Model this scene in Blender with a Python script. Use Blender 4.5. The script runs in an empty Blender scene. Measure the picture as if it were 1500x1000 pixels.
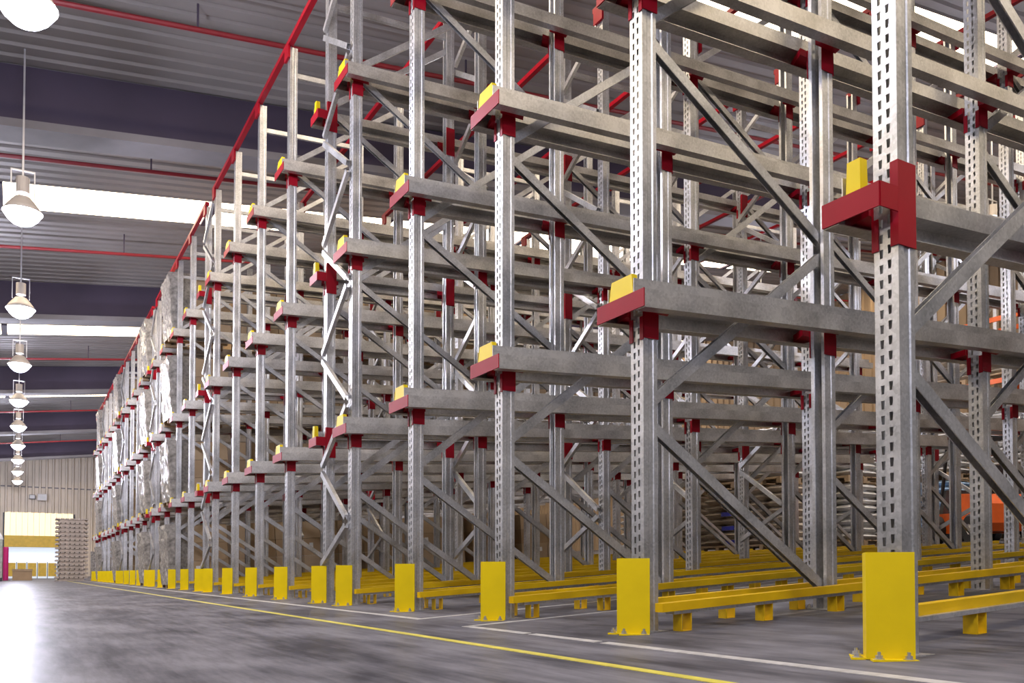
import bpy, math, random
from mathutils import Matrix, Vector

# ------------------------------------------------------------------ constants
A = 2.654            # distance from the camera to the rack front (world x runs into the racks, y along the aisle)
RISE = 0.0627        # the slab under the racks climbs gently away from the aisle
CREASE = 2.2         # the aisle itself is level up to this x
F_PX, CY_PX, YAW, PITCH, CAM_H = 1243.62, 807.81, 0.529, 0.0252, 0.291
BAY, SPINE = 1.4, 0.74
LEVELS = (1.641, 3.289, 4.93)
N_LINES = 28
LINE_Y = [1.908 + i * BAY - (i // 5) * (BAY - SPINE) for i in range(N_LINES)]
FRAMES = ((0.0, 1.408), (2.865, 4.27), (5.73, 7.135), (8.595, 10.0))
TOP = 6.35
RAIL_END = 10.12
rnd = random.Random(7)
scene = bpy.context.scene
col = scene.collection


def fz(x):
    """floor height at world x"""
    return RISE * (max(x, CREASE) - A)


# ------------------------------------------------------------------ camera
cam_d = bpy.data.cameras.new('camera')
cam = bpy.data.objects.new('camera', cam_d)
col.objects.link(cam)
fw = Vector((math.sin(YAW) * math.cos(PITCH), math.cos(YAW) * math.cos(PITCH), math.sin(PITCH)))
rt = Vector((math.cos(YAW), -math.sin(YAW), 0))
up = rt.cross(fw)
m = Matrix((rt, up, -fw)).transposed().to_4x4()
m.translation = (0, 0, CAM_H)
cam.matrix_world = m
cam_d.sensor_width = 36
cam_d.lens = F_PX / 1500 * 36
cam_d.shift_y = (CY_PX - 500) / 1500
cam_d.clip_end = 300
cam_d.clip_start = 0.02
scene.camera = cam

# ------------------------------------------------------------------ world, exposure
w = bpy.data.worlds.new('world'); scene.world = w; w.use_nodes = True
w.node_tree.nodes['Background'].inputs[0].default_value = (0.80, 0.82, 0.90, 1)
w.node_tree.nodes['Background'].inputs[1].default_value = 0.24
vs = scene.view_settings
vs.view_transform = 'Standard'; vs.look = 'None'; vs.gamma = 1; vs.use_curve_mapping = False
vs.exposure = -0.08
LAMP_W = 430.0
SKY_E = 10.0


# ------------------------------------------------------------------ materials
def new_mat(name):
    mt = bpy.data.materials.new(name); mt.use_nodes = True
    return mt, mt.node_tree, mt.node_tree.nodes['Principled BSDF']


def paint(name, c, rough=0.45, var=0.12, scale=6, metal=0.0, bump=0.0, emit=None, estr=0, spec=None):
    mt, t, p = new_mat(name)
    tc = t.nodes.new('ShaderNodeTexCoord'); nz = t.nodes.new('ShaderNodeTexNoise')
    nz.inputs['Scale'].default_value = scale; nz.inputs['Detail'].default_value = 5
    t.links.new(tc.outputs['Object'], nz.inputs['Vector'])
    rp = t.nodes.new('ShaderNodeValToRGB')
    rp.color_ramp.elements[0].position = 0.3; rp.color_ramp.elements[1].position = 0.7
    rp.color_ramp.elements[0].color = tuple(v * (1 - var) for v in c) + (1,)
    rp.color_ramp.elements[1].color = tuple(min(1, v * (1 + var)) for v in c) + (1,)
    t.links.new(nz.outputs['Fac'], rp.inputs['Fac']); t.links.new(rp.outputs['Color'], p.inputs['Base Color'])
    p.inputs['Roughness'].default_value = rough; p.inputs['Metallic'].default_value = metal
    if bump:
        b = t.nodes.new('ShaderNodeBump'); b.inputs['Strength'].default_value = bump
        t.links.new(nz.outputs['Fac'], b.inputs['Height']); t.links.new(b.outputs['Normal'], p.inputs['Normal'])
    if spec is not None: p.inputs['Specular IOR Level'].default_value = spec
    if emit:
        p.inputs['Emission Color'].default_value = emit + (1,); p.inputs['Emission Strength'].default_value = estr
    return mt


def galvanised(name, lo, hi, rough):
    """zinc coating: crystal spangle plus broad cloudy variation"""
    mt, t, p = new_mat(name)
    tc = t.nodes.new('ShaderNodeTexCoord')
    vo = t.nodes.new('ShaderNodeTexVoronoi'); vo.inputs['Scale'].default_value = 85
    nz = t.nodes.new('ShaderNodeTexNoise'); nz.inputs['Scale'].default_value = 3.5; nz.inputs['Detail'].default_value = 6
    for n in (vo, nz): t.links.new(tc.outputs['Object'], n.inputs['Vector'])
    bw = t.nodes.new('ShaderNodeRGBToBW'); t.links.new(vo.outputs['Color'], bw.inputs[0])
    mx = t.nodes.new('ShaderNodeMath'); mx.operation = 'MULTIPLY_ADD'; mx.inputs[1].default_value = 0.22
    t.links.new(bw.outputs[0], mx.inputs[0]); t.links.new(nz.outputs['Fac'], mx.inputs[2])
    rp = t.nodes.new('ShaderNodeValToRGB')
    rp.color_ramp.elements[0].position = 0.38; rp.color_ramp.elements[1].position = 0.80
    rp.color_ramp.elements[0].color = lo + (1,); rp.color_ramp.elements[1].color = hi + (1,)
    t.links.new(mx.outputs[0], rp.inputs['Fac']); t.links.new(rp.outputs['Color'], p.inputs['Base Color'])
    rr = t.nodes.new('ShaderNodeMapRange'); rr.inputs['To Min'].default_value = rough - .08; rr.inputs['To Max'].default_value = rough + .1
    t.links.new(mx.outputs[0], rr.inputs['Value']); t.links.new(rr.outputs[0], p.inputs['Roughness'])
    p.inputs['Metallic'].default_value = 0.8
    return mt


def emission(name, c, s):
    mt, t, p = new_mat(name)
    p.inputs['Base Color'].default_value = c + (1,)
    p.inputs['Emission Color'].default_value = c + (1,); p.inputs['Emission Strength'].default_value = s
    return mt


GALV = galvanised('galvanised_steel', (.36, .365, .375), (.70, .70, .72), .36)
GALV_RAIL = galvanised('galvanised_rail_steel', (.36, .35, .34), (.68, .665, .65), .35)
RED = paint('red_powder_coat', (.28, .002, .012), .45, .08, spec=.2)
YEL = paint('yellow_powder_coat', (.76, .57, .002), .45, .05, spec=.3)
YEL2 = paint('yellow_guide_paint', (.66, .42, .003), .5, .10, spec=.3)
STEEL = paint('bolt_steel', (.55, .55, .56), .35, .1, metal=.8)
WHITE_LINE = paint('white_floor_paint', (.44, .43, .42), .5, .2, 18)
YEL_LINE = paint('yellow_floor_paint', (.56, .50, .07), .5, .18, 18)
CARTON = paint('brown_carton', (.34, .235, .135), .75, .10, 3)
CARTON2 = paint('pale_brown_carton', (.40, .29, .175), .75, .10, 3)
TAPE = paint('white_paper_label', (.75, .74, .72), .6, .05)
WOOD = paint('pallet_wood', (.36, .26, .16), .8, .25, 9)
WOOD_PALE = paint('pale_pallet_wood', (.47, .40, .34), .8, .22, 9)
FILM = paint('crinkled_stretch_film', (.27, .25, .225), .25, .45, 16, bump=1.0)
SACK = paint('brown_paper_sack', (.50, .44, .37), .75, .18, 8, bump=.3)
SACK_W = paint('white_woven_sack', (.66, .66, .66), .55, .15, 8, bump=.3)
SACK_B = paint('pale_blue_printed_sack', (.36, .52, .72), .55, .3, 5, bump=.3)
BLUE = paint('blue_print', (.03, .04, .36), .4, .2)
ORANGE = paint('orange_truck_paint', (.80, .13, .012), .4, .08)
BLACK = paint('black_rubber', (.012, .012, .013), .6, .2)
DGREY = paint('dark_grey_paint', (.06, .06, .065), .5, .2)
MAGENTA = paint('magenta_paint', (.50, .01, .14), .45, .1)
GREENFILM = paint('greenish_film_wrap', (.42, .45, .38), .35, .2, 12, bump=.6)
GIRDER = paint('shade_dark_girder', (.060, .045, .075), .7, .10, 1.2)  # shadow on the girder side is put into this dark colour
GIRDER_L = paint('lit_pale_girder_flange', (.22, .205, .21), .7, .1, 2)  # lamp light on the bottom flange is put into this paler colour
ROOF = paint('roof_sheet', (.27, .25, .24), .55, .10, 1.0)
WALL = paint('cream_wall_sheet', (.74, .65, .53), .6, .07, 1.0)
WALL_B = paint('brown_wall_sheet', (.30, .21, .125), .65, .08, 1.0)
PIPE = paint('red_pipe_paint', (.22, .014, .022), .4, .1)
LAMPBODY = paint('lamp_housing', (.62, .56, .50), .4, .05)
ROD = paint('lamp_rod', (.62, .62, .64), .35, .05, metal=.6)
SKY = emission('bright_skylight_sheet', (1.0, .82, .58), SKY_E)
LENS = emission('lamp_lens', (.84, .86, 1.0), 30)
DAY = emission('daylight_through_strips', (1.0, .86, .58), .8)
DAY2 = emission('daylight_beyond_door', (.72, .82, 1.0), .8)
GATEY = paint('yellow_gate_paint', (.78, .52, .06), .5, .1)


def concrete():
    mt, t, p = new_mat('polished_concrete')
    tc = t.nodes.new('ShaderNodeTexCoord')
    mp = t.nodes.new('ShaderNodeMapping'); mp.inputs['Scale'].default_value = (1.0, .45, 1)
    t.links.new(tc.outputs['Object'], mp.inputs['Vector'])
    n1 = t.nodes.new('ShaderNodeTexNoise'); n1.inputs['Scale'].default_value = 2.2; n1.inputs['Detail'].default_value = 9; n1.inputs['Roughness'].default_value = .62
    n2 = t.nodes.new('ShaderNodeTexNoise'); n2.inputs['Scale'].default_value = 22; n2.inputs['Detail'].default_value = 6
    t.links.new(mp.outputs[0], n1.inputs['Vector']); t.links.new(tc.outputs['Object'], n2.inputs['Vector'])
    m3 = t.nodes.new('ShaderNodeMapping'); m3.inputs['Scale'].default_value = (9, .9, 1); m3.inputs['Rotation'].default_value = (0, 0, .5)
    n3 = t.nodes.new('ShaderNodeTexNoise'); n3.inputs['Scale'].default_value = 1.6; n3.inputs['Detail'].default_value = 8; n3.inputs['Roughness'].default_value = .7
    t.links.new(tc.outputs['Object'], m3.inputs['Vector']); t.links.new(m3.outputs[0], n3.inputs['Vector'])
    ad = t.nodes.new('ShaderNodeMath'); ad.operation = 'MULTIPLY_ADD'; ad.inputs[1].default_value = .55
    t.links.new(n3.outputs['Fac'], ad.inputs[0]); t.links.new(n1.outputs['Fac'], ad.inputs[2])
    rp = t.nodes.new('ShaderNodeValToRGB')
    rp.color_ramp.elements[0].position = .62; rp.color_ramp.elements[0].color = (.055, .054, .064, 1)
    rp.color_ramp.elements[1].position = .92; rp.color_ramp.elements[1].color = (.19, .187, .208, 1)
    t.links.new(ad.outputs[0], rp.inputs['Fac']); t.links.new(rp.outputs['Color'], p.inputs['Base Color'])
    p.inputs['Specular IOR Level'].default_value = .006
    rr = t.nodes.new('ShaderNodeMapRange'); rr.inputs['To Min'].default_value = .24; rr.inputs['To Max'].default_value = .46
    t.links.new(n1.outputs['Fac'], rr.inputs['Value']); t.links.new(rr.outputs[0], p.inputs['Roughness'])
    b = t.nodes.new('ShaderNodeBump'); b.inputs['Strength'].default_value = .03
    t.links.new(ad.outputs[0], b.inputs['Height']); t.links.new(b.outputs['Normal'], p.inputs['Normal'])
    return mt


CONC = concrete()


# ------------------------------------------------------------------ mesh helpers
class MB:
    def __init__(s): s.v, s.f = [], []

    def hexa(s, pts):
        """8 points: bottom 4 (ccw) then top 4"""
        n = len(s.v); s.v += [tuple(p) for p in pts]
        s.f += [tuple(n + i for i in q) for q in ((0, 3, 2, 1), (4, 5, 6, 7), (0, 1, 5, 4), (1, 2, 6, 5), (2, 3, 7, 6), (3, 0, 4, 7))]
        return s

    def box(s, x0, x1, y0, y1, z0, z1, slope=0.0):
        a, b = slope * x0, slope * x1
        return s.hexa([(x0, y0, z0 + a), (x1, y0, z0 + b), (x1, y1, z0 + b), (x0, y1, z0 + a),
                       (x0, y0, z1 + a), (x1, y0, z1 + b), (x1, y1, z1 + b), (x0, y1, z1 + a)])

    def sweep(s, prof, p0, p1, side):
        """closed 2D profile (u along side, v along the third axis) swept from p0 to p1"""
        p0, p1, side = Vector(p0), Vector(p1), Vector(side).normalized()
        d = (p1 - p0).normalized(); third = d.cross(side).normalized(); n = len(s.v); k = len(prof)
        for p in (p0, p1):
            for u, v in prof: s.v.append(tuple(p + side * u + third * v))
        for i in range(k):
            j = (i + 1) % k; s.f.append((n + i, n + j, n + k + j, n + k + i))
        s.f.append(tuple(range(n + k - 1, n - 1, -1))); s.f.append(tuple(range(n + k, n + 2 * k)))
        return s

    def lathe(s, prof, seg=20, axis='z', c=(0, 0, 0)):
        n = len(s.v); k = len(prof)
        for i in range(seg):
            t = 2 * math.pi * i / seg
            for r, h in prof:
                q = (r * math.cos(t), r * math.sin(t), h)
                if axis == 'y': q = (q[0], q[2], q[1])
                if axis == 'x': q = (q[2], q[0], q[1])
                s.v.append((q[0] + c[0], q[1] + c[1], q[2] + c[2]))
        for i in range(seg):
            j = (i + 1) % seg
            for q in range(k - 1): s.f.append((n + i * k + q, n + j * k + q, n + j * k + q + 1, n + i * k + q + 1))
        return s

    def mesh(s, name, mat, smooth=False):
        me = bpy.data.meshes.new(name); me.from_pydata(s.v, [], s.f); me.materials.append(mat); me.update()
        if smooth:
            for p in me.polygons: p.use_smooth = True
        return me

    def obj(s, name, mat, parent=None, loc=(0, 0, 0), smooth=False):
        return put(name, s.mesh(name, mat, smooth), parent, loc)


def put(name, me, parent=None, loc=(0, 0, 0), rz=0.0):
    o = bpy.data.objects.new(name, me); col.objects.link(o)
    o.parent = parent; o.location = loc
    if rz: o.rotation_euler = (0, 0, rz)
    return o


def tag(o, label, cat, group=None):
    o['label'] = label; o['category'] = cat
    if group: o['group'] = group
    return o


def thing(name, label, cat, loc, rz=0.0, group=None):
    return tag(put(name, None, None, loc, rz), label, cat, group)


def structure(o):
    o['kind'] = 'structure'
    return o


ORD = ('first second third fourth fifth sixth seventh eighth ninth tenth eleventh twelfth thirteenth fourteenth fifteenth '
       'sixteenth seventeenth eighteenth nineteenth twentieth twenty-first twenty-second twenty-third twenty-fourth twenty-fifth '
       'twenty-sixth twenty-seventh twenty-eighth twenty-ninth').split()

# ------------------------------------------------------------------ setting: floor with painted lines
X0, X1, Y0, Y1 = -12.0, 27.0, -9.0, 60.0
fb = MB()
za, zb = fz(CREASE), fz(X1)
fb.v = [(X0, Y0, za), (CREASE, Y0, za), (X1, Y0, zb), (X0, Y1, za), (CREASE, Y1, za), (X1, Y1, zb)]
fb.f = [(0, 1, 4, 3), (1, 2, 5, 4)]
floor = structure(fb.obj('floor', CONC))


def floor_line(x0, x1, y0, y1, mat):
    b = MB()
    lo = [(x0, y0), (x1, y0), (x1, y1), (x0, y1)]
    b.hexa([(x, y, fz(x) - .001) for x, y in lo] + [(x, y, fz(x) + .002) for x, y in lo])
    return b.obj('painted_line', mat, floor)


floor_line(1.755, 1.81, -3, 50, YEL_LINE)
y = -3.0
for seg in (1.35, 3.10, 3.72, 4.47):                      # the front line is worn through in places
    floor_line(2.27, 2.32, y, seg, WHITE_LINE); y = seg + .05
floor_line(2.32, 9.0, 4.42, 4.47, WHITE_LINE)
floor_line(2.33, 2.38, 5.24, 40, WHITE_LINE)
floor_line(2.38, 9.0, 5.24, 5.29, WHITE_LINE)


# ------------------------------------------------------------------ setting: roof, girders, end walls
def rz_(x): return 7.62 + .12 * x


SKYLIGHTS = [(-2.4, -1.2), (8.0, 9.3), (18.3, 19.6), (28.8, 30.0), (39.8, 40.8), (50.0, 51.0)]


def corrugated(u0, u1, pitch, depth):
    """zigzag trapezoid section along u: list of (u, d)"""
    out = []; u = u0
    while u < u1 - 1e-6:
        p = min(pitch, u1 - u)
        out += [(u, 0), (u + p * .55, 0), (u + p * .65, depth), (u + p * .9, depth)]
        u += pitch
    out.append((u1, 0))
    return out


ceiling = None
edges = [Y0] + [v for s in SKYLIGHTS for v in s] + [Y1]
for k in range(0, len(edges), 2):
    b = MB(); pr = corrugated(edges[k], edges[k + 1], .30, .04)
    for u, d in pr: b.v += [(X0, u, rz_(X0) + d), (X1, u, rz_(X1) + d)]
    b.f = [(2 * i, 2 * i + 1, 2 * i + 3, 2 * i + 2) for i in range(len(pr) - 1)]
    if ceiling is None:
        ceiling = structure(b.obj('ceiling', ROOF))
    else:
        b.obj('roof_panel', ROOF, ceiling)
for s0, s1 in SKYLIGHTS:                                   # translucent sheets, split by dark joints
    x = X0
    while x < X1:
        xe = min(x + 3.9, X1)
        lo = [(x, s0), (xe - .16, s0), (xe - .16, s1), (x, s1)]
        b = MB().hexa([(p, q, rz_(p) + .005) for p, q in lo] + [(p, q, rz_(p) + .03) for p, q in lo])
        b.obj('skylight_pane', SKY, ceiling)
        lo = [(xe - .16, s0), (xe, s0), (xe, s1), (xe - .16, s1)]
        MB().hexa([(p, q, rz_(p) - .04) for p, q in lo] + [(p, q, rz_(p) + .03) for p, q in lo]).obj('skylight_joint', GIRDER, ceiling)
        x = xe
for i, gy in enumerate((3.9, 14.1, 24.6, 34.8, 45.0, 55.2)):
    g = structure(put('beam', None, None, (0, gy, 0)))

    def along(b, y0, y1, d0, d1):
        lo = [(X0, y0), (X1, y0), (X1, y1), (X0, y1)]
        return b.hexa([(p, q, rz_(p) - d1) for p, q in lo] + [(p, q, rz_(p) - d0) for p, q in lo])
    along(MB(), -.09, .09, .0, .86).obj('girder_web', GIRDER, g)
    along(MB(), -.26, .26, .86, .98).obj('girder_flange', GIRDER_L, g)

# sprinkler pipes under the roof, each with its hangers
for i, (py, dz) in enumerate(((6.6, .5), (11.7, .35), (16.2, .4), (20.6, .45), (26.6, .4), (31.4, .45), (41.8, .45), (51.8, .45))):
    t = thing('sprinkler_pipe', 'red sprinkler pipe under the roof, %s along the aisle from the open end' % ORD[i], 'pipe', (0, py, 0), group='sprinkler pipes')
    ring = [(.035 * math.cos(k * math.pi / 4), .035 * math.sin(k * math.pi / 4)) for k in range(8)]
    MB().sweep(ring, (X0 + .1, 0, rz_(X0 + .1) - dz), (X1 - .1, 0, rz_(X1 - .1) - dz), (0, 1, 0)).obj('pipe_run', PIPE, t)
    for hx in range(-10, 26, 4):
        MB().box(hx - .012, hx + .012, -.012, .012, rz_(hx) - dz, rz_(hx) + .0).obj('hanger_rod', GIRDER, t)

b = MB(); pr = corrugated(X0, X1, .36, .16)
DX0, DX1, DH = -.62, 3.1, 4.0                              # door opening in the end wall
for u, d in pr: b.v += [(u, Y1 - d, fz(u) if not DX0 < u < DX1 else DH), (u, Y1 - d, rz_(u))]
b.f = [(2 * i, 2 * i + 2, 2 * i + 3, 2 * i + 1) for i in range(len(pr) - 1)]
wall_end = structure(b.obj('wall_end', WALL))
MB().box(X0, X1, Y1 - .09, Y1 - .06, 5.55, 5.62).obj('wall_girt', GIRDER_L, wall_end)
b = MB(); pr = corrugated(Y0, Y1, .36, .06)
for u, d in pr: b.v += [(X1 - d, u, fz(X1)), (X1 - d, u, rz_(X1))]
b.f = [(2 * i, 2 * i + 1, 2 * i + 3, 2 * i + 2) for i in range(len(pr) - 1)]
structure(b.obj('wall_back', WALL_B))

# loading door at the end of the aisle
door = structure(put('door_1', None, None, (0, Y1, fz(0))))
for k in range(12):
    x = DX0 + k * .31
    MB().box(x, x + .295, -.02 + .02 * (k % 2), .01 + .02 * (k % 2), 2.62, 4.05).obj('curtain_strip', DAY, door)
MB().box(DX0, DX1, -.10, .06, 1.92, 2.62).obj('door_header', GATEY, door)
MB().box(DX0, DX1, .5, .55, 0, 1.92).obj('outdoor_light', DAY2, door)
for k in range(7):
    MB().box(DX0 + .1 + k * .55, DX0 + .14 + k * .55, -.05, 0, 0, 1.0).obj('gate_bar', DGREY, door)
for k in range(6):
    MB().box(DX0 + .16 + k * .55, DX0 + .62 + k * .55, .02, .06, .12, .95).obj('gate_panel', GATEY, door)
for x in (DX0 - .08, DX1):
    MB().box(x, x + .08, -.12, .08, 0, DH).obj('door_post', DGREY, door)

# ------------------------------------------------------------------ high-bay lamps
bell = MB().lathe([(.05, .26), (.10, .24), (.15, .18), (.21, .10), (.256, .03), (.25, .028), (.2, .09)], 24).mesh('lamp_shade', LAMPBODY, True)
lens = MB().lathe([(.0, -.15), (.07, -.142), (.13, -.115), (.19, -.06), (.25, .03), (.0, .04)], 24).mesh('lamp_lens', LENS, True)
ballast = MB().lathe([(.0, .52), (.085, .52), (.085, .30), (.0, .30)], 16).mesh('ballast_box', LAMPBODY)
bracket = MB().box(-.15, -.135, -.01, .01, .22, .62).box(.135, .15, -.01, .01, .22, .62).box(-.15, .15, -.01, .01, .61, .63).mesh('hanging_yoke', ROD)
for row, (lx, ys) in enumerate(((.02, [8.55 + 5 * k for k in range(-3, 10)]), (16.5, [3.5 + 6 * k for k in range(0, 6)]))):  # second row is unseen, added to light the rack interior
    for k, ly in enumerate(ys):
        lz = 5.28 if row == 0 else rz_(lx) - 2.6
        seen = k - 2  # lamps before the first seen one are added to light the post sides
        if row == 0 and seen > 0:
            lab = 'lit white high-bay lamp over the aisle, %s in its row' % ORD[seen - 1]
        else:
            lab = 'added unseen high-bay lamp over the aisle behind the photographer, %s from the open end' % ORD[k] if row == 0 else 'added unseen high-bay lamp over the cross aisle behind the racks, %s in its row' % ORD[k]
        t = thing('high_bay_lamp', lab, 'lamp', (lx, ly, lz), group='high-bay lamps over the aisle' if row == 0 else 'added high-bay lamps behind the racks')
        put('lamp_shade', bell, t); put('lamp_lens', lens, t); put('ballast_box', ballast, t); put('hanging_yoke', bracket, t)
        MB().box(-.012, .012, -.012, .012, .52, rz_(lx) - lz).obj('drop_rod', ROD, t)
        ld = bpy.data.lights.new('lamp_light', 'POINT'); ld.shadow_soft_size = .10; ld.energy = LAMP_W * (1 if row == 0 else .6)
        ld.color = (.82, .83, 1.0)
        lo = bpy.data.objects.new('lamp_light', ld); col.objects.link(lo); lo.parent = t; lo.location = (0, 0, -.26)

# ------------------------------------------------------------------ racking: shared meshes
UW, UD = .097, .088


def upright_mesh():
    b = MB(); h = TOP; p = .054; y0, y1, ym = UW / 2, -UW / 2, .003
    cols = ((y0, ym, .0194, 0.0), (ym, y1, -.0136, .010))
    rows = int(h / p)
    for (ya, yb, yc, off) in cols:
        zt = 0.0
        for r in range(rows):
            z0, z1 = r * p, (r + 1) * p if r < rows - 1 else h
            hz0, hz1 = z0 + .008 + off, z0 + .039 + off
            n = len(b.v)
            b.v += [(0, ya, z0), (0, yb, z0), (0, yb, z1), (0, ya, z1),
                    (0, yc + .0055, hz0), (0, yc - .0055, hz0), (0, yc - .0078, hz1), (0, yc + .0078, hz1)]
            b.f += [(n, n + 1, n + 5, n + 4), (n + 1, n + 2, n + 6, n + 5), (n + 2, n + 3, n + 7, n + 6), (n + 3, n, n + 4, n + 7)]
    # sides with a shallow bend, rear lips
    for s in (1, -1):
        prof = [(0, s * UW / 2), (.03, s * UW / 2), (.036, s * (UW / 2 - .004)), (.06, s * (UW / 2 - .004)), (.066, s * UW / 2), (UD, s * UW / 2), (UD, s * (UW / 2 - .022))]
        n = len(b.v)
        for x, y in prof: b.v += [(x, y, 0), (x, y, h)]
        for i in range(len(prof) - 1):
            q = (n + 2 * i, n + 2 * i + 2, n + 2 * i + 3, n + 2 * i + 1)
            b.f.append(q if s < 0 else q[::-1])
    return b.mesh('upright', GALV)


UPRIGHT = upright_mesh()
FOOT = MB().box(-.002, .13, -.085, .085, 0, .008).mesh('foot_plate', GALV)
BOLT = MB().lathe([(0, .026), (.006, .026), (.006, .0145), (.012, .0145), (.012, .0035), (.018, .0035), (.018, 0)], 6).mesh('anchor_bolt', STEEL)
UCH = [(-.018, -.027), (.018, -.027), (.018, .027), (.014, .027), (.014, -.023), (-.014, -.023), (-.014, .027), (-.018, .027)]


def brace_mesh(p0, p1, side=(0, 1, 0)):
    return MB().sweep(UCH, p0, p1, side).mesh('brace', GALV)


DX = 1.408
dz = RISE * DX
NODES = [(1, .12), (0, 1.04), (0, 1.135), (1, 2.03), (1, 2.12), (0, 2.99), (0, 3.08), (1, 3.98), (1, 4.07), (0, 4.94), (0, 5.03), (1, 5.90)]
BRACES = []
for i in range(0, len(NODES), 2):
    (s0, z0), (s1, z1) = NODES[i], NODES[i + 1]
    f = lambda s, z: (UD * .75, 0, z) if s == 0 else (DX - UD * .75, 0, z + dz)
    BRACES.append(brace_mesh(f(s0, z0), f(s1, z1)))
BRACES.append(brace_mesh((UD * .75, 0, 6.05), (DX - UD * .75, 0, 6.05 + dz)))


def bracket_mesh(sides):
    """red saddle round the upright carrying the rails; z = 0 at rail underside"""
    b = MB()
    for s in sides:
        q = lambda y0, y1: (min(s * y0, s * y1), max(s * y0, s * y1))
        ya, yb = q(.0495, .054); b.box(-.004, .094, ya, yb, -.105, .06)
        ya, yb = q(.028, .054); b.box(-.006, -.001, ya, yb, -.115, .0)
        yi, yo = s * .054, s * .178
        lo = [(-.02, yi, .020), (.15, yi, .020), (.085, yo, .020), (.01, yo, .020)]
        hi = [(-.02, yi, .06), (.15, yi, .06), (.085, yo, .06), (.01, yo, .06)]
        if s < 0: lo, hi = [lo[i] for i in (3, 2, 1, 0)], [hi[i] for i in (3, 2, 1, 0)]
        b.hexa(lo + hi)
    if len(sides) == 1:                                    # tall clip on the laneless side
        b.box(-.004, .094, -.054, -.0495, -.115, .185)
        b.box(-.006, -.001, -.054, -.022, -.115, .185)
    return b.mesh('rail_bracket', RED)


BRK2, BRK1 = bracket_mesh((1, -1)), bracket_mesh((1,))
XF = -.108                                                 # rails overhang the uprights at the aisle


def rail_mesh(s):
    b = MB()
    q = lambda y0, y1: (min(s * y0, s * y1), max(s * y0, s * y1))
    x0, x1 = XF + .006, RAIL_END
    for ya, yb, z0, z1 in ((.118, .185, -.084, -.080), (.181, .185, -.080, 0), (.100, .185, 0, .004), (.100, .104, .004, .078)):
        a_, b_ = q(ya, yb); b.box(x0, x1, a_, b_, z0, z1, RISE)
    return b.mesh('rail', GALV_RAIL)


RAIL_P, RAIL_N = rail_mesh(1), rail_mesh(-1)
PLATE2 = MB().box(XF, XF + .006, -.187, .187, -.086, .001).mesh('end_plate', RED)
PLATE1 = MB().box(XF, XF + .006, -.052, .187, -.086, .001).box(XF + .006, -.008, -.055, -.050, -.086, .001).mesh('end_plate', RED)
st = MB().hexa([(XF + .008, -.095, .004), (XF + .05, -.095, .004), (XF + .05, .095, .004), (XF + .008, .095, .004),
                (XF + .012, -.080, .100), (XF + .045, -.080, .100), (XF + .045, .080, .100), (XF + .012, .080, .100)])
STOP2 = st.mesh('pallet_stop', YEL)
STOP1 = MB().hexa([(XF + .008, .028, .004), (XF + .05, .028, .004), (XF + .05, .088, .004), (XF + .008, .088, .004),
                   (XF + .010, .030, .118), (XF + .048, .030, .118), (XF + .048, .084, .118), (XF + .010, .084, .118)]).mesh('pallet_stop', YEL)

# floor guide: galvanised channel with a yellow lip on the lane side, on small yellow stub legs
def guide_meshes(s):
    q = lambda y0, y1: (min(s * y0, s * y1), max(s * y0, s * y1))
    a_, b_ = q(.10, .165)
    ch = MB().box(.09, RAIL_END, a_, b_, .086, .104, RISE).mesh('guide_channel', GALV)
    lip = MB(); a_, b_ = q(.13, .185); lip.box(.13 if s > 0 else .0, RAIL_END, a_, b_, .104, .146, RISE)
    leg = MB(); a_, b_ = q(.105, .165); leg.box(-.006, .0, a_, b_, 0, .104); leg.box(.055, .061, a_, b_, 0, .104); leg.box(-.006, .061, a_, b_, 0, .004)
    return ch, lip.mesh('guide_lip', YEL2), leg.mesh('stub_leg', YEL2)


GUIDE = {1: guide_meshes(1), -1: guide_meshes(-1)}

# V-shaped post guard, ridge towards the aisle
GW, GH = .158, .371
SWEEP = math.radians(41)
cx_, c45 = GW * math.cos(SWEEP), GW * math.sin(SWEEP)
RX = -.130


def guard_meshes():
    t = .007
    v = MB()
    out = [(RX + cx_, -c45), (RX, 0), (RX + cx_, c45)]
    inn = [(RX + cx_ + t * .7, -c45 + t * .7), (RX + t * 1.41, 0), (RX + cx_ + t * .7, c45 - t * .7)]
    n = 0
    for p in out + inn: v.v += [(p[0], p[1], .004), (p[0], p[1], GH)]
    o, i_ = (0, 2, 4), (6, 8, 10)
    for k in (0, 1):
        v.f += [(o[k + 1], o[k], o[k] + 1, o[k + 1] + 1), (i_[k], i_[k + 1], i_[k + 1] + 1, i_[k] + 1)]
        v.f += [(o[k] + 1, i_[k] + 1, i_[k + 1] + 1, o[k + 1] + 1), (o[k], o[k + 1], i_[k + 1], i_[k])]
    v.f += [(0, 6, 7, 1), (5, 11, 10, 4)]
    fl = []
    for s in (-1, 1):
        e = .048
        d = Vector((math.cos(SWEEP), s * math.sin(SWEEP), 0)); nrm = Vector((-math.sin(SWEEP), s * math.cos(SWEEP), 0))
        p = Vector((RX, 0, 0)); a0, a1 = p + d * .012, p + d * GW
        lo = [a0, a1, a1 + nrm * e, a0 + nrm * e]
        if s < 0: lo = lo[::-1]
        fl.append(MB().hexa([(q.x, q.y, 0) for q in lo] + [(q.x, q.y, .007) for q in lo]).mesh('base_flange', YEL))
    return v.mesh('guard_plate', YEL), fl


GPLATE, GFLANGE = guard_meshes()

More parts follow.
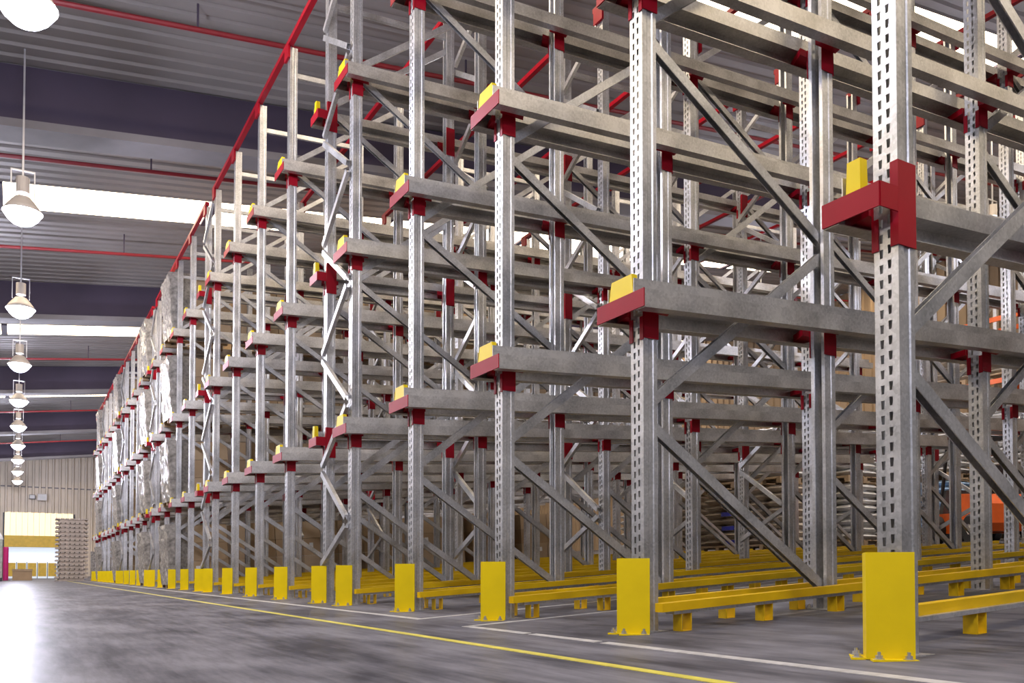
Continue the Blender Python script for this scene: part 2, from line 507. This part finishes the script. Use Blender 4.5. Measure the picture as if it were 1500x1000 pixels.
# ------------------------------------------------------------------ racking: place everything
for i, ly in enumerate(LINE_Y):
    single = i % 5 == 0
    sides = (1,) if single else (1, -1)
    o = ORD[i]
    where = '%s along the aisle' % o
    # frames
    depth = 4 if i < 10 else (2 if i < 15 else 1)
    for k in range(depth):
        fx = A + FRAMES[k][0]; rx = FRAMES[k][1] - FRAMES[k][0]
        if k == 0:
            lab = 'galvanised rack frame behind the yellow post guard ' + where; grp = 'front rack frames'
        else:
            lab = 'galvanised rack frame inside the racking, %s frame back in post line %s' % (ORD[k], o); grp = 'inner rack frames'
        t = thing('rack_frame', lab, 'rack frame', (fx, ly, fz(fx)), group=grp)
        put('upright', UPRIGHT, t)
        put('upright', UPRIGHT, t, (rx, 0, RISE * rx), math.pi)
        put('foot_plate', FOOT, t); put('foot_plate', FOOT, t, (rx - UD - .02, 0, RISE * (rx - UD)))
        for bm in BRACES: put('brace', bm, t)
        for L in LEVELS:
            bk = BRK1 if single else BRK2
            put('rail_bracket', bk, t, (0, 0, L - .0845))
            ob = put('rail_bracket', bk, t, (rx, 0, L - .0845 + RISE * rx))
            ob.scale = (-1, 1, 1)
        if i < 2:
            for fy in (-.07, .07):
                for bx in (rx - .095, rx + .02): put('anchor_bolt', BOLT, t, (bx, fy, RISE * (bx) + .006))
    # rails
    for n, L in enumerate(LEVELS):
        lv = ('lowest', 'middle', 'top')[n]
        t = thing('pallet_rail', 'galvanised pallet rail with red end plate, %s level, post line %s' % (lv, o),
                  'rack rail', (A, ly, L), group='pallet rails on the %s level' % lv)
        put('rail', RAIL_P, t)
        if not single: put('rail', RAIL_N, t)
        put('end_plate', PLATE1 if single else PLATE2, t)
        put('pallet_stop', STOP1 if single else STOP2, t)
    # floor guides
    for s in sides:
        if i > 19: continue
        ch, lip, leg = GUIDE[s]
        t = thing('floor_guide', 'low yellow floor guide on the %s side of post line %s' % ('inner' if s > 0 else 'outer', o), 'guide rail', (A, ly, 0), group='yellow floor guides')
        put('guide_channel', ch, t); put('guide_lip', lip, t)
        n = 12 if i < 4 else (4 if i < 10 else 1)
        for k in range(n):
            gx = .14 + k * .56 if k < 6 else 3.5 + (k - 6) * 1.1
            put('stub_leg', leg, t, (gx, 0, RISE * gx))
    # guard
    t = thing('post_guard', 'yellow angled steel post guard, %s' % (where if i else 'first and largest along the aisle'), 'post guard', (A, ly, 0), group='yellow post guards')
    t.location.z = fz(A + RX)
    put('guard_plate', GPLATE, t)
    for fm in GFLANGE: put('base_flange', fm, t)
    if i < 8:
        for s in (-1, 1):
            d = Vector((math.cos(SWEEP), s * math.sin(SWEEP), 0)); nr = Vector((-math.sin(SWEEP), s * math.cos(SWEEP), 0))
            for u in (.035, .13):
                q = Vector((RX, 0, 0)) + d * u + nr * .026
                put('anchor_bolt', BOLT, t, (q.x, q.y, .006))

# spine bracing between the paired post lines, at every depth row
SP_N = [(1, .34), (0, .77), (1, 1.32), (0, 1.88), (1, 2.44), (0, 3.0), (1, 3.535), (0, 4.075), (1, 4.64), (0, 5.18), (1, 5.72), (0, 6.2)]
ROWS = [0.0] + [v for f in FRAMES for v in f][1:]
SPB = []
for k in range(len(SP_N) - 1):
    (s0, z0), (s1, z1) = SP_N[k], SP_N[k + 1]
    SPB.append(brace_mesh((0, s0 * (SPINE - .03) + .015, z0 + .035), (0, s1 * (SPINE - .03) + .015, z1 - .035), (1, 0, 0)))
for j in range(4, N_LINES - 1, 5):
    nrow = 8 if j == 4 else (4 if j == 9 else 1)
    for r in range(nrow):
        x = A + ROWS[r] + (-.028 if r % 2 == 0 else .028)
        t = thing('spine_bracing', 'zigzag steel bracing joining post lines %s and %s%s' % (ORD[j], ORD[j + 1], ', depth row %s' % ORD[r] if r else ' at the aisle front'),
                  'bracing', (x, LINE_Y[j], fz(x)), group='spine bracing')
        for bm in SPB: put('brace', bm, t)

# red ties along the rack tops, one per block of post lines and depth row
for g0 in range(0, N_LINES, 5):
    g1 = min(g0 + 4, N_LINES - 1)
    for r in range(8 if g0 < 10 else 1):
        x = A + ROWS[r]
        ln = LINE_Y[g1] - LINE_Y[g0] + .2
        t = thing('top_tie', 'red tie bar along the rack tops over post lines %s to %s%s' % (ORD[g0], ORD[g1], ', depth row %s' % ORD[r] if r else ', aisle edge'),
                  'tie bar', (x, LINE_Y[g0] - .1, fz(x) + TOP), group='red top ties')
        MB().box(-.03, .03, 0, ln, .003, .058).obj('bar', RED, t)
        for q in range(g0, g1 + 1):
            MB().box(*((-.033, -.008) if r % 2 == 0 else (.008, .033)), LINE_Y[q] - LINE_Y[g0] + .02, LINE_Y[q] - LINE_Y[g0] + .18, -.14, -.001).obj('tie_clip', RED, t)

# ------------------------------------------------------------------ pallet loads
def pallet_mesh(w, d, mat):
    b = MB()
    for k in range(3): b.box(0, d, k * (w - .1) / 2, k * (w - .1) / 2 + .1, 0, .02)
    for k in range(3):
        for q in range(3): b.box(k * (d - .12) / 2, k * (d - .12) / 2 + .12, q * (w - .1) / 2, q * (w - .1) / 2 + .1, .02, .10)
    for k in range(3): b.box(k * (d - .12) / 2, k * (d - .12) / 2 + .12, 0, w, .10, .12)
    for k in range(6): b.box(k * (d - .14) / 5, k * (d - .14) / 5 + .14, 0, w, .12, .14)
    return b.mesh('pallet', mat)


PALLET = pallet_mesh(1.06, 1.14, WOOD)
CW, CD, CH = 1.02, .37, .358
cb = MB().box(0, CD - .008, 0, CW, 0, CH - .006)
CART = [cb.mesh('carton', CARTON), cb.mesh('carton', CARTON2)]
LBL = MB().box(.12, .20, -.003, 0, .16, .26).mesh('paper_label', TAPE)


def crinkle(x0, x1, y0, y1, z0, z1):
    """stretch film: bulged and wrinkled shell over the aisle end and the sides of a load"""
    b = MB(); nz_, ny = 14, 12
    pts = [(x1, y0), (x0, y0)] + [(x0, y0 + (y1 - y0) * k / ny) for k in range(1, ny)] + [(x0, y1), (x1, y1)]
    for k in range(nz_ + 1):
        z = z0 + (z1 - z0) * k / nz_
        for j, (x, yy) in enumerate(pts):
            e = rnd.uniform(-.012, .02)
            b.v.append((x - (e if 0 < j < len(pts) - 1 else 0), yy + rnd.uniform(-.006, .006), z + (rnd.uniform(-.03, .03) if 0 < k < nz_ else 0)))
    n = len(pts)
    for k in range(nz_):
        for j in range(n - 1):
            b.f.append((k * n + j, k * n + n + j, k * n + n + j + 1, k * n + j + 1))
    return b.mesh('stretch_film', FILM)


FILM_M = crinkle(-.012, .40, -.016, CW + .02, .06, 1.24)
lvl_names = ('on the floor', 'on the lowest rails', 'on the middle rails', 'on the top rails')


def load(x, yc, z, lab, grp, film, label_side):
    t = thing('carton_load', lab, 'pallet load', (x, yc - .53, z), group=grp)
    t.rotation_euler = (0, -math.atan(RISE), 0)
    put('pallet', PALLET, t)
    for k in range(3):
        for r in range(3):
            c = put('carton', CART[(k * 2 + r + int(x * 3)) % 2], t, (k * .375 + .005, .02, .142 + r * CH))
            if label_side and (k + r) % 3 == 1: put('paper_label', LBL, c)
    if film: put('stretch_film', FILM_M, t)
    return t


for lane, deep in ((12, 7), (15, 2), (20, 2), (25, 2)):
    yc = (LINE_Y[lane] + LINE_Y[lane + 1]) / 2
    for n in range(4):
        if lane in (18, 23) and n in (1, 3): continue
        for d in range(deep):
            x = A - .06 + d * 1.33
            z = RISE * (x - A) + (.002 if n == 0 else LEVELS[n - 1] + .006)
            if d == 0:
                lab = 'film-wrapped carton load %s, aisle end, lane after post line %s' % (lvl_names[n], ORD[lane])
            else:
                lab = 'brown carton load %s, %s back, lane after post line %s' % (lvl_names[n], ORD[d], ORD[lane])
            load(x, yc, z, lab, 'carton loads in the racks', d == 0, lane == 12)

# ------------------------------------------------------------------ things at the far end of the aisle
pb = MB()
for k in range(3): pb.box(.0, 1.15, k * .45, k * .45 + .1, 0, .02)
for k in range(3): pb.box(.12, 1.03, k * .40 + .06, k * .40 + .16, .02, .115)
for k in range(7): pb.box(k * .169, k * .169 + .136, 0, 1.0, .115, .165)
PAL2 = pb.mesh('pallet', WOOD_PALE)
for k in range(15):
    o = put('wooden_pallet', PAL2, None, (1.36 + rnd.uniform(-.012, .012), 38.0 + rnd.uniform(-.012, .012), fz(1.4) + .001 + k * .1665))
    tag(o, 'pale wooden pallet, %s from the floor in the tall stack by the end door' % ORD[k], 'pallet', 'stacked empty pallets')
t = thing('wrapped_bale', 'small film-wrapped parcel standing between the pallet stack and the racks', 'parcel', (2.55, 37.2, fz(2.5)))
MB().box(0, .26, 0, .3, 0, .09).obj('pallet', WOOD, t); MB().box(.01, .25, .01, .29, .09, 1.15).obj('wrapped_body', FILM, t)
t = thing('film_wrapped_load', 'greenish film-wrapped load beside the magenta post', 'pallet load', (-1.55, 38.5, fz(0)))
MB().box(0, 1.1, 0, 1.0, 0, .14).obj('pallet', DGREY, t)
b = MB()
for k in range(5): b.box(.02 + .015 * (k % 2), 1.09 - .02 * (k % 2), .02, .98, .14 + k * .3, .43 + k * .3)
b.obj('wrapped_body', GREENFILM, t)
b = MB().lathe([(0, .36), (.2, .30), (.3, .1), (.32, 0), (0, 0)], 16); b.obj('white_top_bag', SACK_W, t, (.8, .4, 1.64))
t = thing('magenta_post', 'magenta protection post by the loading door', 'post', (-.36, 41.5, fz(0)))
MB().lathe([(0, 1.42), (.09, 1.42), (.1, 1.38), (.1, .02), (0, .02)], 14).obj('tube', MAGENTA, t)
MB().box(-.18, .18, -.18, .18, 0, .02).obj('base_plate', DGREY, t)
t = thing('brown_crate', 'brown crate on the floor beside the magenta post', 'crate', (-.12, 43, fz(0)))
MB().box(0, .75, 0, .6, 0, .42).obj('crate_body', CARTON, t); MB().box(-.02, .77, -.02, .62, .42, .50).obj('lid', WOOD, t)
for q, (wx, lab) in enumerate(((.82, 'small dark floodlight on the end wall'), (1.36, 'larger pale floodlight on the end wall'))):
    t = thing('wall_floodlight', lab, 'floodlight', (wx, Y1 - .10, 4.95))
    sc = .16 + .10 * q
    MB().box(-sc, sc, -.45, -.15, -sc * .8, sc * .8).obj('housing', (DGREY, LAMPBODY)[q], t)
    MB().box(-.03, .03, -.15, .10, -.03, .03).obj('wall_arm', DGREY, t)
    MB().box(-sc * .85, sc * .85, -.46, -.45, -sc * .65, sc * .65).obj('glass', TAPE, t)

# ------------------------------------------------------------------ block-stacked sacks behind the racks
def sack_mesh(w, d, h, mat):
    b = MB(); nx, ny = 6, 5
    for top in (0, 1):
        for i in range(nx + 1):
            for j in range(ny + 1):
                u, v = i / nx * 2 - 1, j / ny * 2 - 1
                e = (1 - u ** 4) * (1 - v ** 4)
                zz = h / 2 + (1 if top else -1) * h / 2 * (e ** .35 if e > 0 else 0)
                b.v.append((d * (i / nx), w * (j / ny), zz))
    n = (nx + 1) * (ny + 1)
    for i in range(nx):
        for j in range(ny):
            q = i * (ny + 1) + j
            b.f.append((n + q, n + q + ny + 1, n + q + ny + 2, n + q + 1)); b.f.append((q, q + 1, q + ny + 2, q + ny + 1))
    return b.mesh('sack', mat, True)


SK = {'brown': sack_mesh(.56, 1.1, .165, SACK), 'white': sack_mesh(.56, 1.1, .165, SACK_W), 'blue': sack_mesh(.56, 1.1, .165, SACK_B)}
BAND = MB().box(-.012, .0, .05, .42, .03, .12).mesh('blue_print_patch', BLUE)
BANDY = MB().box(.06, .42, -.012, .0, .03, .12).mesh('blue_print_patch', BLUE)


def sack_load(x, yy, z, kind, lab, patch=False, layers=8):
    t = thing('sack_load', lab, 'pallet load', (x, yy, z), group='sack loads behind the racks')
    put('pallet', PALLET, t)
    for r in range(layers):
        for q in (0, 1):
            s = put('sack', SK[kind], t, (.02 + rnd.uniform(-.02, .02), -.03 + q * .55 + rnd.uniform(-.015, .015), .138 + r * .155))
            if patch and q == 0 and r % 2 == 0:
                put('blue_print_patch', BANDY, s, (.5, 0, 0)); put('blue_print_patch', BAND, s)


spots = [(13.55, 13.55, 'brown', 'brown', True), (13.6, 12.3, 'brown', 'white', False), (15.6, 12.2, 'white', 'white', False), (17.9, 12.9, 'white', 'white', False),
         (18.2, 11.6, 'blue', 'white', False), (18.4, 15.0, 'brown', 'brown', False), (13.55, 15.1, 'brown', 'brown', False), (13.55, 16.7, 'white', 'brown', False), (18.6, 9.9, 'brown', 'white', False)]
names = ['brown sacks with dark blue print patches', 'plain brown sacks beside the blue-printed load', 'white sacks between the brown sacks and the forklift', 'white sacks farther back past the cross aisle',
         'pale blue sacks behind the forklift mast', 'brown sacks at the back wall', 'brown sacks deep behind the fifth lane', 'white sacks deep behind the sixth lane', 'brown sacks behind the forklift seat']
for (x, yy, k0, k1, pt), nm in zip(spots, names):
    z = fz(x + .55) + .04
    sack_load(x, yy, z, k0, 'lower pallet of ' + nm, pt)
    if not pt or True:
        sack_load(x, yy, z + 1.40, k1, 'upper pallet stacked on the ' + nm, False, 7)

# orange-beamed store rack against the back
t = thing('beam_rack', 'tall store rack with orange beams behind the sack loads', 'rack', (21.0, 7.0, fz(21)))
for k in range(4):
    for dx in (0, 1.0): MB().box(dx, dx + .09, k * 2.8, k * 2.8 + .09, 0, 6.6).obj('post', GALV, t)
    for q in range(5): MB().sweep(UCH, (.09, k * 2.8 + .045, .4 + q * 1.2), (1.0, k * 2.8 + .045, 1.4 + q * 1.2), (0, 1, 0)).obj('brace', GALV, t)
for k in range(3):
    for z in (2.1, 3.85, 5.4):
        for dx in (-.03, 1.07): MB().box(dx, dx + .05, k * 2.8 + .09, k * 2.8 + 2.8, z, z + .12).obj('beam', ORANGE, t)
for k in range(3):
    for q in range(2):
        for n, z in enumerate((2.225, 3.975)):
            sack_load(21.0, 7.25 + k * 2.8 + q * 1.28, fz(21) + z, ('white', 'brown')[(k + q + n) % 2], 'sack load on the orange-beamed rack, %s bay, %s tier, %s place' % (ORD[k], ('lower', 'upper')[n], ORD[q]), False, 6)

# ------------------------------------------------------------------ forklift in the cross aisle
p_front, p_rear = Vector((16.95, 10.75, 0)), Vector((15.75, 8.75, 0))
ax = (p_rear - p_front).normalized()
rot = math.atan2(ax.y, ax.x)
fx, fy = p_front.x, p_front.y
t = thing('forklift', 'orange counterbalance forklift parked behind the racks', 'forklift', (fx, fy, fz(fx) - .01), rot)
t.rotation_euler = (0, -math.atan(RISE * ax.x), rot)
# local x: from mast (0) to counterweight (2.4); local y: sideways
MB().hexa([(.35, -.5, .22), (1.55, -.5, .22), (1.55, .5, .22), (.35, .5, .22), (.45, -.5, .62), (1.55, -.5, .62), (1.55, .5, .62), (.45, .5, .62)]).obj('chassis', ORANGE, t)
b = MB()
pr = [(1.5, .25), (2.30, .25), (2.42, .40), (2.42, .75), (2.30, .92), (1.5, .98)]
n = len(pr)
b.v = [(x, -.54, z) for x, z in pr] + [(x, .54, z) for x, z in pr]
b.f = [tuple(range(n)), tuple(range(2 * n - 1, n - 1, -1))] + [(i, i + n, (i + 1) % n + n, (i + 1) % n) for i in range(n)]
b.obj('counterweight', ORANGE, t)
MB().hexa([(1.0, -.40, .62), (1.5, -.40, .62), (1.5, .40, .62), (1.0, .40, .62), (1.05, -.36, .95), (1.5, -.36, .98), (1.5, .36, .98), (1.05, .36, .95)]).obj('engine_hood', ORANGE, t)
seat = MB().box(1.08, 1.48, -.24, .24, .98, 1.08); seat.hexa([(1.44, -.24, 1.08), (1.54, -.24, 1.08), (1.54, .24, 1.08), (1.44, .24, 1.08), (1.52, -.21, 1.52), (1.60, -.21, 1.52), (1.60, .21, 1.52), (1.52, .21, 1.52)])
seat.obj('seat', BLACK, t)
MB().hexa([(.42, -.45, .62), (.60, -.45, .62), (.60, .45, .62), (.42, .45, .62), (.52, -.40, 1.10), (.66, -.40, 1.10), (.66, .40, 1.10), (.52, .40, 1.10)]).obj('dashboard', DGREY, t)
MB().lathe([(.13, 0), (.15, .015), (.17, 0), (.15, -.015), (.13, 0)], 18).obj('steering_wheel', BLACK, t, (.78, 0, 1.15))
tyre = MB().lathe([(.10, -.09), (.25, -.09), (.29, -.06), (.29, .06), (.25, .09), (.10, .09)], 22, 'y').mesh('tyre', BLACK)
hub = MB().lathe([(0, -.075), (.11, -.075), (.13, -.05), (.13, .05), (.11, .075), (0, .075)], 16, 'y').mesh('wheel_hub', TAPE)
for wx, wy in ((.55, -.50), (.55, .50), (1.95, -.50), (1.95, .50)):
    wo = put('tyre', tyre, t, (wx, wy * 1.1, .29)); put('wheel_hub', hub, wo)
for s in (-.42, .42):
    MB().box(.14, .24, s - .06, s + .06, .1, 2.15).obj('mast_channel', DGREY, t)
    MB().sweep([(-.025, -.025), (.025, -.025), (.025, .025), (-.025, .025)], (.50, s, .95), (.72, s, 2.05), (0, 1, 0)).obj('guard_post', BLACK, t)
    MB().sweep([(-.025, -.025), (.025, -.025), (.025, .025), (-.025, .025)], (1.75, s, .95), (1.55, s, 2.05), (0, 1, 0)).obj('guard_post', BLACK, t)
    MB().hexa([(-1.0, s * .6 - .06, .08), (.05, s * .6 - .06, .08), (.05, s * .6 + .06, .08), (-1.0, s * .6 + .06, .08), (-1.0, s * .6 - .06, .095), (.05, s * .6 - .06, .13), (.05, s * .6 + .06, .13), (-1.0, s * .6 + .06, .095)]).obj('fork', DGREY, t)
for k in range(6): MB().box(.72 + k * .16, .76 + k * .16, -.45, .45, 2.05, 2.09).obj('guard_slat', BLACK, t)
MB().box(.05, .12, -.5, .5, .13, .55).obj('fork_carriage', DGREY, t)
MB().box(.15, .23, -.36, .36, 2.03, 2.12).obj('mast_crosshead', DGREY, t)
